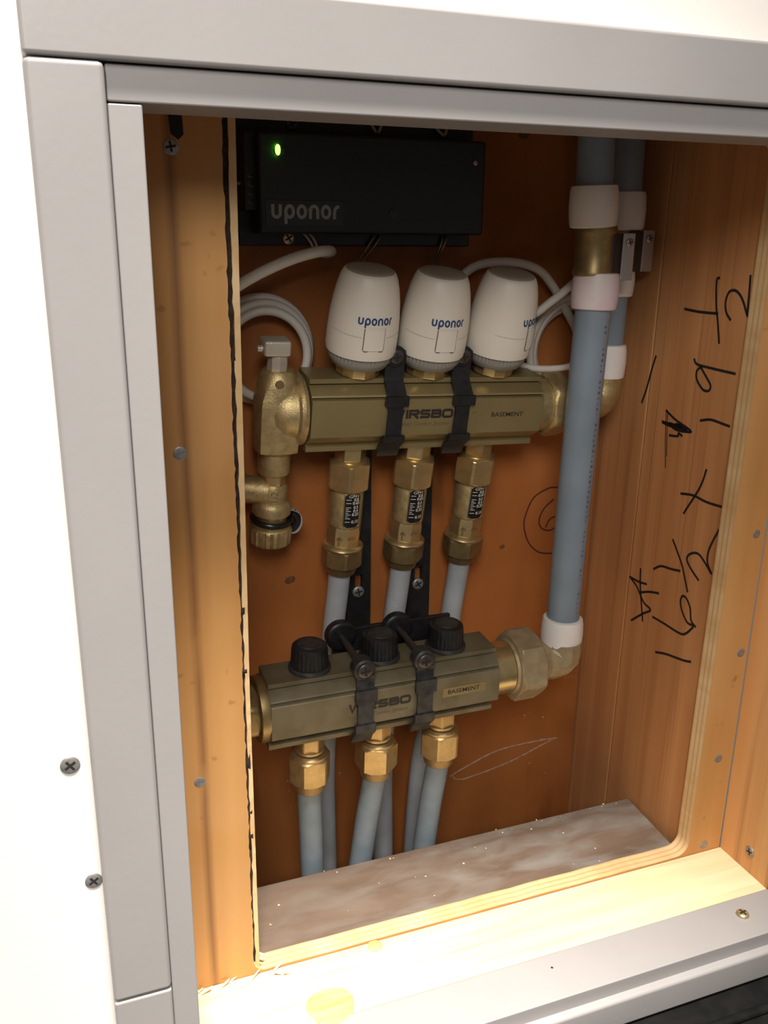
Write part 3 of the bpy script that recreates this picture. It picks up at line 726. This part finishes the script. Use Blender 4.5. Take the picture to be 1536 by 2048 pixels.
MB().nut(.0042, -.1030, -.0984, .0005).build('cap_tip', 'brass_old', cap)
st = MB(); pth = [(.0125, .002, -.0740), (.0165, .0, -.0745), (.0205, -.001, -.0775), (.0215, -.001, -.0840), (.0190, .000, -.0905), (.0140, .002, -.0930)]
sm = smooth_path(pth, 6)
for sgn in (0,):
    vs_ = []; fs = []
    for p in sm: vs_ += [(p.x, p.y-.0042, p.z), (p.x, p.y+.0042, p.z), (p.x*.97, p.y+.0042, p.z*.995), (p.x*.97, p.y-.0042, p.z*.995)]
    for k in range(len(sm)-1):
        q = 4*k
        for e in range(4): fs.append((q+e, q+(e+1) % 4, q+4+(e+1) % 4, q+4+e))
    st.add(vs_, fs)
st.build('retaining_strap', 'grey_strap', v, smooth=60)
MB().tube(smooth_path([(.0150, -.0005, -.0762), (.0185, -.001, -.0800), (.0188, -.001, -.0850), (.0160, 0, -.0900)], 6), .0030, 10).build('rubber_band', 'rubber', v)

# ------------------------------------------------------------------ unions, elbows and the two large pipes
el = thing('union_elbow', 'brass union nut and elbow joining the lower bar to the grey pipe', 'fitting', LO)
MB().lathe([(.0196, .1735), (.0198, .1760), (.0198, .1900), (.0180, .1910)], 44, ALONG_X).build('collar', 'brass', el)
MB().nut(.0245, .1925, .2140, .0022, ALONG_X, turn=.35).lathe([(.0205, .1905), (.0215, .1930)], 40, ALONG_X).build('union_nut', 'brass_dusty', el, smooth=18)
MB().lathe([(.0165, .2140), (.0158, .2200), (.0142, .2250), (.0142, .2300)], 40, ALONG_X).build('neck', 'brass_dusty', el)
eb = MB().tube([(.2180, 0, 0), (.2290, 0, -.0004), (.2345, 0, .0012), (.2375, 0, .0042), (.2388, 0, .0090), (.2388, 0, .0160)], [.0146, .0158, .0170, .0172, .0160, .0150], 12).build('elbow', 'brass_dusty', el, smooth=28)
mb = MB()
for r_, (n, sz) in enumerate(((3, .0016), (5, .0009), (4, .0016))):
    for k in range(n): mb.ribbon([(.0+.0028*k-.0042, .0040-.0052*r_), (.0+.0028*k-.0042+sz*.6, .0040-.0052*r_+sz)], .0006, 0, False, lambda x, y, z: (.2380+x, -.0166, y-.003))
mb.build('cast_marks', 'brass_old', eb, smooth=0)

def ring(mb, r, z0, z1, lean=0): return mb.lathe([(r*.86, z0), (r*.97, z0+.0008), (r, z0+.004), (r*1.03, (z0+z1)/2), (r, z1-.004), (r*.95, z1-.0006), (r*.84, z1)], 40)
def axis_to(p, q):
    p, q = Vector(p), Vector(q); return T(*p) @ (q-p).to_track_quat('Z', 'Y').to_matrix().to_4x4(), (q-p).length
# supply pipe (front)
pb, pt = Vector((.3585, .1655, .1500)), Vector((.3640, .1650, .4150))
sp_ = thing('supply_pipe', 'slate grey pipe rising from the lower elbow in front of the right stud', 'pipe', I4)
mw, L = axis_to(pb, pt)
MB().tube([mw @ Vector((0, .0006*math.sin(math.pi*k/12), L*k/12)) for k in range(13)], .0124, 28).build('pipe', 'pex_grey', sp_, smooth=60)
o = ring(MB(), .0158, -.003, .0225).build('expansion_ring', 'ring_white', sp_); o.matrix_local = mw
o = ring(MB(), .0158, L-.011, L+.014).build('expansion_ring', 'ring_pink', sp_); o.matrix_local = mw
mb = MB()
for k in range(58):                       # illegible line of print along the pipe
    z = .03+.0038*k; w = random.choice((.0016, .0022, .0028))
    if random.random() < .12 or z > L-.02: continue
    mb.ribbon([(.0006+random.uniform(0, .0006), z), (w, z+.0007)], random.choice((.0007, .0010, .0016)), 0, False, lambda x, y, zz: tuple(pb+(pt-pb)*(y/L)+Vector((.01262*math.cos(math.radians(-82)+x/.0124), .01262*math.sin(math.radians(-82)+x/.0124), 0))))
mb.build('print_line', 'pipe_print', sp_, smooth=0)
up_ = thing('supply_pipe', 'slate grey pipe going up out of the front brass coupling', 'pipe', I4)
mw2, L2 = axis_to((.3585, .1655, .4590), (.3535, .1655, .574))
MB().tube([mw2 @ Vector((0, 0, L2*k/6)) for k in range(7)], .0122, 28).build('pipe', 'pex_grey', up_, smooth=60)
o = ring(MB(), .0160, -.001, .0262).build('expansion_ring', 'ring_white', up_); o.matrix_local = mw2
cpl = thing('pipe_coupling', 'front brass pipe coupling with a steel screw plate', 'coupling', T(.3612, .1653, .4270))
MB().lathe([(.0120, -.001), (.0138, .0), (.0142, .002), (.0134, .004), (.0134, .026), (.0142, .0275), (.0146, .0295), (.0138, .0325), (.0120, .033)], 24).build('body', 'brass_old', cpl, smooth=40)
mb = MB().box(-.0070, .0070, -.0012, .0012, -.004, .0275, T(.0115, -.0085, 0) @ RZ(28)); mb.build('side_plate', 'dark_steel', cpl, bevel=.0005)
mp = MB().box(-.0046, .0046, -.0010, .0010, -.0030, .0280, T(.0205, -.0090, 0) @ RZ(-6)); pz = mp.build('front_plate', 'steel', cpl, bevel=.0006)
screw(pz, T(.0207, -.0101, .0218) @ RZ(-6) @ FACE_FRONT, .0028, 'steel', 15, dome=.4)
# return pipe (behind, against the right stud)
rp = thing('return_pipe', 'grey pipe going up against the right stud behind the front pipe', 'pipe', I4)
mw3, L3 = axis_to((.4090, .2040, .4570), (.4070, .2060, .574))
MB().tube([mw3 @ Vector((0, 0, L3*k/6)) for k in range(7)], .0122, 28).build('pipe', 'pex_grey', rp, smooth=60)
o = ring(MB(), .0155, -.001, .0262).build('expansion_ring', 'ring_white', rp); o.matrix_local = mw3
rp2 = thing('return_pipe', 'short grey pipe below the rear coupling, mostly hidden by the front pipe', 'pipe', I4)
mw4, L4 = axis_to((.4035, .2035, .3520), (.4045, .2035, .4170))
MB().tube([mw4 @ Vector((0, 0, L4*k/6)) for k in range(7)], .0120, 28).build('pipe', 'pex_grey', rp2, smooth=60)
o = ring(MB(), .0152, L4-.0075, L4+.0140).build('expansion_ring', 'ring_white', rp2); o.matrix_local = mw4
o = ring(MB(), .0150, -.003, .0225).build('expansion_ring', 'ring_white', rp2); o.matrix_local = mw4
cpr = thing('pipe_coupling', 'rear brass pipe coupling with a steel screw plate beside the stud', 'coupling', T(.4075, .2038, .4320))
MB().lathe([(.0118, .0), (.0134, .001), (.0134, .018), (.0140, .0205), (.0142, .0225), (.0132, .0246), (.0118, .025)], 24).build('body', 'brass_old', cpr, smooth=40)
MB().box(-.0066, .0066, -.0012, .0012, -.004, .0240, T(.0040, -.0142, 0) @ RZ(10)).build('side_plate', 'dark_steel', cpr, bevel=.0005)
pz = MB().box(-.0046, .0046, -.0010, .0010, -.0040, .0250, T(.0138, -.0150, 0) @ RZ(-6)).build('front_plate', 'steel', cpr, bevel=.0006)
screw(pz, T(.0140, -.0162, .0190) @ RZ(-6) @ FACE_FRONT, .0028, 'steel', 30, dome=.4)
er = thing('union_elbow', 'brass union nut and elbow at the right end of the upper bar', 'fitting', UP)
MB().nut(.0215, .1895, .2060, .003, ALONG_X, turn=.2).build('union_nut', 'brass_rough', er)
inv = UP.inverted()
MB().tube([inv @ p for p in smooth_path([Vector((.3600, .2029, .3322)), Vector((.3850, .2030, .3300)), Vector((.3990, .2033, .3325)), Vector((.4035, .2034, .3420)), Vector((.4036, .2035, .3510))], 6)], .0138, 24).build('elbow', 'brass_rough', er, smooth=60)

# ------------------------------------------------------------------ mounting brackets
def strip(mb, path, th, x0, x1, Mx=None):
    P = [Vector((p[0], p[1])) for p in path]; L = []; Rr = []
    for i, p in enumerate(P):
        a = P[max(0, i-1)]; b = P[min(len(P)-1, i+1)]; t = (b-a).normalized(); n = Vector((-t.y, t.x))
        L.append(p+n*th/2); Rr.append(p-n*th/2)
    n = len(P)
    vs = [(x, q.x, q.y) for x in (x0, x1) for q in L+Rr]
    fs = []
    for i in range(n-1):
        fs += [(i, i+1, 2*n+i+1, 2*n+i), (n+i, 2*n+n+i, 2*n+n+i+1, n+i+1), (i, n+i, n+i+1, i+1), (2*n+i, 2*n+i+1, 3*n+i+1, 3*n+i)]
    fs += [(0, 2*n, 3*n, n), (n-1, 2*n-1, 4*n-1, 3*n-1)]
    return mb.add(vs, fs, Mx)
br_lab = ['black mounting bracket with straps over both bars, nearer the plywood stile', 'black mounting bracket with straps over both bars, nearer the grey pipe']
for i in (0, 1):
    xr = (.2175, .2680)[i]; xu = (.0628, .1125)[i]; xl = (.0690, .1135)[i]
    B = thing('mounting_bracket', br_lab[i], 'bracket', I4, 'manifold brackets')
    r_ = MB(); w = .0098
    r_.box(xr-w, xr+w, .2372, .2426, .1988, .40); r_.box(xr-w, xr+w, .2372, .2426, .105, .1868); r_.box(xr-w, xr-.0032, .2372, .2426, .1868, .1988); r_.box(xr+.0032, xr+w, .2372, .2426, .1868, .1988)
    r_.build('rail', 'black', B, smooth=0)
    screw(B, T(xr-.0004, .2372, .1845) @ FACE_FRONT, .0048, 'screw', (10, 30)[i], dome=.3)
    MB().box(xr-.008, xr+.008, .2240, .2380, .320, .352).build('upper_spacer', 'black', B, bevel=.001)
    s1 = MB()
    strip(s1, [(-.0135, .0450), (-.0135, .0270), (-.0150, .0240), (-.0228, .0168), (-.0248, .0140)], .0022, xu-.0068, xu+.0068, UP)
    strip(s1, [(-.0250, .0165), (-.0250, .0095)], .0034, xu-.0082, xu+.0082, UP)
    strip(s1, [(-.0246, .0140), (-.0246, -.0140)], .0020, xu-.0056, xu+.0050, UP)
    strip(s1, [(-.0250, -.0115), (-.0250, -.0150), (-.0178, -.0215), (-.0150, -.0290)], .0032, xu-.0078, xu+.0078, UP)
    s1.lathe([(.0068, -.0010), (.0074, .0), (.0072, .0016), (.0050, .0020)], 28, UP @ T(xu, -.0140, .0410) @ FACE_FRONT)
    s_ = s1.build('upper_strap', 'black', B, smooth=30)
    screw(s_, UP @ T(xu, -.0158, .0410) @ FACE_FRONT, .0050, 'dark_steel', 10, dome=.3)
    s2 = MB()
    strip(s2, [(-.0235, .0270), (-.0215, .0225), (-.0226, .0170), (-.0242, .0135)], .0024, xl-.0064, xl+.0064, LO)
    strip(s2, [(-.0250, .0165), (-.0252, .0070)], .0034, xl-.0078, xl+.0078, LO)
    strip(s2, [(-.0246, .0140), (-.0246, -.0140)], .0020, xl-.0058, xl+.0058, LO)
    strip(s2, [(-.0250, -.0110), (-.0250, -.0165), (-.0190, -.0230), (-.0160, -.0290)], .0032, xl-.0074, xl+.0074, LO)
    s2.lathe([(.0066, -.010), (.0078, -.008), (.0078, .0005), (.0064, .0015)], 28, LO @ T(xl-.001, -.0230, .0310) @ FACE_FRONT)
    s_ = s2.build('lower_strap', 'black_dusty', B, smooth=30)
    screw(s_, LO @ T(xl-.001, -.0245, .0310) @ FACE_FRONT, .0056, 'dark_steel', 5, dome=.3)
    MB().tube([LO @ Vector((xl-.001, -.020, .0310)), LO @ Vector((xl-.001, .0, .0310)), LO @ Vector((xl-.001, .034, .0310))], .0024, 12).build('long_screw', 'dark_steel', B)
    a_ = MB().lathe([(.0085, -.002), (.0115, 0), (.0115, .006), (.0085, .008)], 28, LO @ T(xl-.001, .034, .0305) @ FACE_FRONT)
    a_.box(.12+xl-.006, xr+w, .1960, .2000, .1420, .1740); a_.box(xr-w, xr+w, .1960, .2380, .1420, .1470)
    a_.build('lower_arm', 'black', B, bevel=.0008)

# ------------------------------------------------------------------ control module
cmn = thing('control_module', 'black heating control module with a green light above the actuators', 'control box', T(.214, .2427, .482))
ci = T(-.214, -.2427, -.482)
MB().box(.1310, .2985, .2310, .2425, .4440, .5260, ci).build('base_plate', 'black', cmn, bevel=.001)
MB().box(.1318, .1400, .2130, .2320, .4660, .5130, ci).build('terminal_strip', 'black', cmn, bevel=.0008)
for k in range(4):
    MB().lathe([(.0020, -.001), (.0021, .0003), (.0014, .0005), (.0010, -.0004)], 12, ci @ T(.1358, .2128, .4875-.0052*k) @ FACE_FRONT).build('terminal_screw', 'dark_steel', cmn)
cv = MB().box(.1394, .2962, .2050, .2315, .4520, .5125, ci).build('cover', 'charcoal', cmn, bevel=.0022, bseg=3)
MB().box(.1432, .1948, .2046, .2051, .4568, .4724, ci).build('logo_plate', 'plate_dark', cmn, bevel=.0002)
uponor_mb(.0086, lambda x, y, z: tuple(ci @ Vector((.1693+x, .20445-z, .4655+y)))).build('logo', 'logo_grey', cmn, smooth=0)['label'] = 'grey uponor wordmark'
MB().lathe([(.0034, -.001), (.0034, .0006), (.0022, .0012), (.001, .0013)], 20, ci @ T(.1530, .2050, .5015) @ FACE_FRONT).build('led_lens', 'led_off', cmn)
MB().lathe([(.0016, 0), (.0016, .0004), (.0008, .0006)], 14, ci @ T(.1516, .2040, .5018) @ FACE_FRONT @ Matrix.Diagonal((1, 2.0, 1, 1))).build('led', 'led', cmn)
MB().lathe([(.0036, -.0005), (.0034, .0004), (.002, .0006)], 20, ci @ T(.2300, .2049, .4655) @ FACE_FRONT).build('button', 'plate_dark', cmn)
screw(cmn, ci @ T(.1644, .2308, .4490) @ FACE_FRONT, .0042, 'screw_brass', 30, 'brass cross-head screw')
screw(cmn, ci @ T(.1682, .2308, .5195) @ FACE_FRONT, .0042, 'dark_steel', 30)
MB().lathe([(.0018, 0), (.0016, .0008), (.0008, .0010)], 12, ci @ T(.2879, .2048, .4986) @ FACE_FRONT).build('steel_rivet', 'steel', cmn)

def wire(name, pts, r, mat, label, cat, group=None, n=8, seg=10):
    o = MB().tube(smooth_path(pts, n), r, seg).build(name, mat, smooth=60); return tag(o, label, cat, group)
wires = [([(.2217, .230, .545), (.2217, .229, .5245), (.2245, .226, .5165)], 'wire_grey', 'thin pale wire entering the module top, left of the first pair'),
         ([(.2310, .230, .545), (.2295, .229, .5233), (.2262, .226, .5160)], 'wire_grey', 'thin pale wire entering the module top, right of the first pair'),
         ([(.2675, .230, .545), (.2688, .229, .5236), (.2735, .226, .5165)], 'wire_grey', 'thin pale wire entering the module top, left of the second pair'),
         ([(.2785, .230, .545), (.2774, .229, .5233), (.2742, .226, .5165)], 'wire_grey', 'thin pale wire entering the module top, right of the second pair'),
         ([(.1745, .232, .4530), (.1775, .229, .4490), (.1815, .231, .4430), (.1825, .2425, .4390)], 'wire_grey', 'thin wire below the module beside the brass screw, left strand'),
         ([(.1785, .232, .4530), (.1812, .229, .4490), (.1845, .231, .4430), (.1855, .2425, .4390)], 'wire_grey', 'thin wire below the module beside the brass screw, right strand'),
         ([(.2262, .232, .4530), (.2240, .229, .4495), (.2190, .229, .4420), (.2140, .234, .4320), (.2120, .236, .420)], 'brass_old', 'thin wire below the module above the left actuator, left strand'),
         ([(.2305, .232, .4530), (.2285, .229, .4495), (.2235, .229, .4420), (.2170, .234, .4320), (.2150, .236, .420)], 'brass_old', 'thin wire below the module above the left actuator, right strand'),
         ([(.2770, .232, .4530), (.2762, .229, .4490), (.2740, .229, .4420), (.2715, .234, .4320), (.2710, .236, .420)], 'brass_old', 'thin wire below the module above the middle actuator, left strand'),
         ([(.2800, .232, .4530), (.2790, .229, .4490), (.2765, .229, .4420), (.2735, .234, .4320), (.2730, .236, .420)], 'brass_old', 'thin wire below the module above the middle actuator, right strand'),
         ([(.1010, .225, .4800), (.1150, .222, .4815), (.1300, .224, .4825), (.1325, .226, .4825)], 'wire_grey', 'thin pale wire entering the left side of the module')]
for p, m_, l_ in wires: wire('control_wire', p, .0010, m_, l_, 'wire', 'thin control wires', seg=8)

# ------------------------------------------------------------------ white cables
wire('white_cable', [(.1000, .205, .3990), (.1110, .203, .4120), (.1210, .200, .4193), (.1373, .200, .4280), (.1571, .200, .4362), (.1740, .200, .4408), (.1830, .203, .4416), (.1885, .212, .4412), (.1915, .226, .4400), (.1930, .2415, .4390)], .0036, 'cable',
     'thick white cable arching from the plywood stile to below the module', 'cable')
def coil(cx, cz, r0, r1, y0, y1, turns, start, end_pts=(), begin_pts=(), wob=.0, squash=1.0):
    pts = list(begin_pts); n = int(turns*14)
    for k in range(n+1):
        t = k/n; a = math.radians(start)+2*math.pi*turns*t; r = r0+(r1-r0)*t+wob*math.sin(5.3*t*turns)
        pts.append((cx+r*math.cos(a)*(squash if math.cos(a) > 0 else 1), y0+(y1-y0)*t+.0012*math.sin(3.1*a*.5), cz+r*math.sin(a)*1.05))
    return pts+list(end_pts)
wire('white_cable', coil(.1452, .3735, .0268, .0345, .2225, .2375, 3.3, 200, wob=.0022), .0031, 'cable', 'coiled white cable behind the drain valve at the left', 'cable', n=4)
wire('white_cable', coil(.3910, .3660, .0300, .0425, .2375, .2215, 3.4, 230, wob=.0010, squash=.82), .0030, 'cable', 'coiled white cable behind the grey pipe', 'cable', n=4)
wire('white_cable', [(.3180, .214, .3900), (.3343, .204, .3948), (.3499, .200, .4062), (.3668, .199, .4190), (.3800, .204, .4290)], .0030, 'cable', 'white cable rising from behind the third actuator to the grey pipe', 'cable')
wire('white_cable', [(.2960, .236, .3500), (.2840, .233, .3900), (.2890, .228, .4180), (.3030, .226, .4310), (.3290, .225, .4335), (.3520, .225, .4285), (.3665, .226, .4165), (.3800, .229, .4000), (.3950, .232, .3800), (.4050, .235, .3550)], .0033, 'cable', 'white cable looping high behind the third actuator', 'cable')
wire('white_cable', [(.3060, .224, .3690), (.3317, .212, .3610), (.3467, .208, .3575), (.3683, .208, .3570), (.3812, .209, .3600), (.3900, .214, .3660)], .0026, 'cable', 'white cable running level over the right end of the upper bar', 'cable')

# ------------------------------------------------------------------ loose crumbs and flakes
mb = MB()
for i in range(46):
    if i < 30: x, y, z = random.uniform(.11, .42), random.choice((random.uniform(.093, .150), random.uniform(.150, .1555))), .0002
    else: x, y, z = random.uniform(.11, .42), .2424, random.uniform(-.03, .05)
    s = random.uniform(.0003, .0009)
    Mx = T(x, y, z) @ RZ(random.uniform(0, 180)) @ RX(random.uniform(-30, 30) if i < 30 else 90)
    mb.prism([(-s, -s*.5), (s*.8, -s*.7), (s, s*.4), (-s*.4, s)], 0, s*.5, Mx)
cr = mb.build('crumbs', 'crumb', smooth=0); cr['kind'] = 'stuff'; tag(cr, 'pale wood and plaster crumbs scattered on the dusty sill and back panel', 'crumbs')

# ------------------------------------------------------------------ dusty black case on the floor below the bottom casing
bc = thing('storage_case', 'dusty black plastic case standing below the bottom casing', 'case', T(.55, -.16, -.30))
ck = T(-.55, .16, .30)
MB().box(.12, 1.00, -.300, -.012, -.2995, -.069, ck).build('tub', 'case', bc, bevel=.006)
MB().box(.11, 1.01, -.310, -.0012, -.0700, -.0345, ck).build('lid', 'case', bc, bevel=.004)
for y0 in (-.030, -.075, -.12, -.165): MB().box(.13, .99, y0-.006, y0, -.0355, -.0305, ck).build('lid_rib', 'case', bc, bevel=.002)
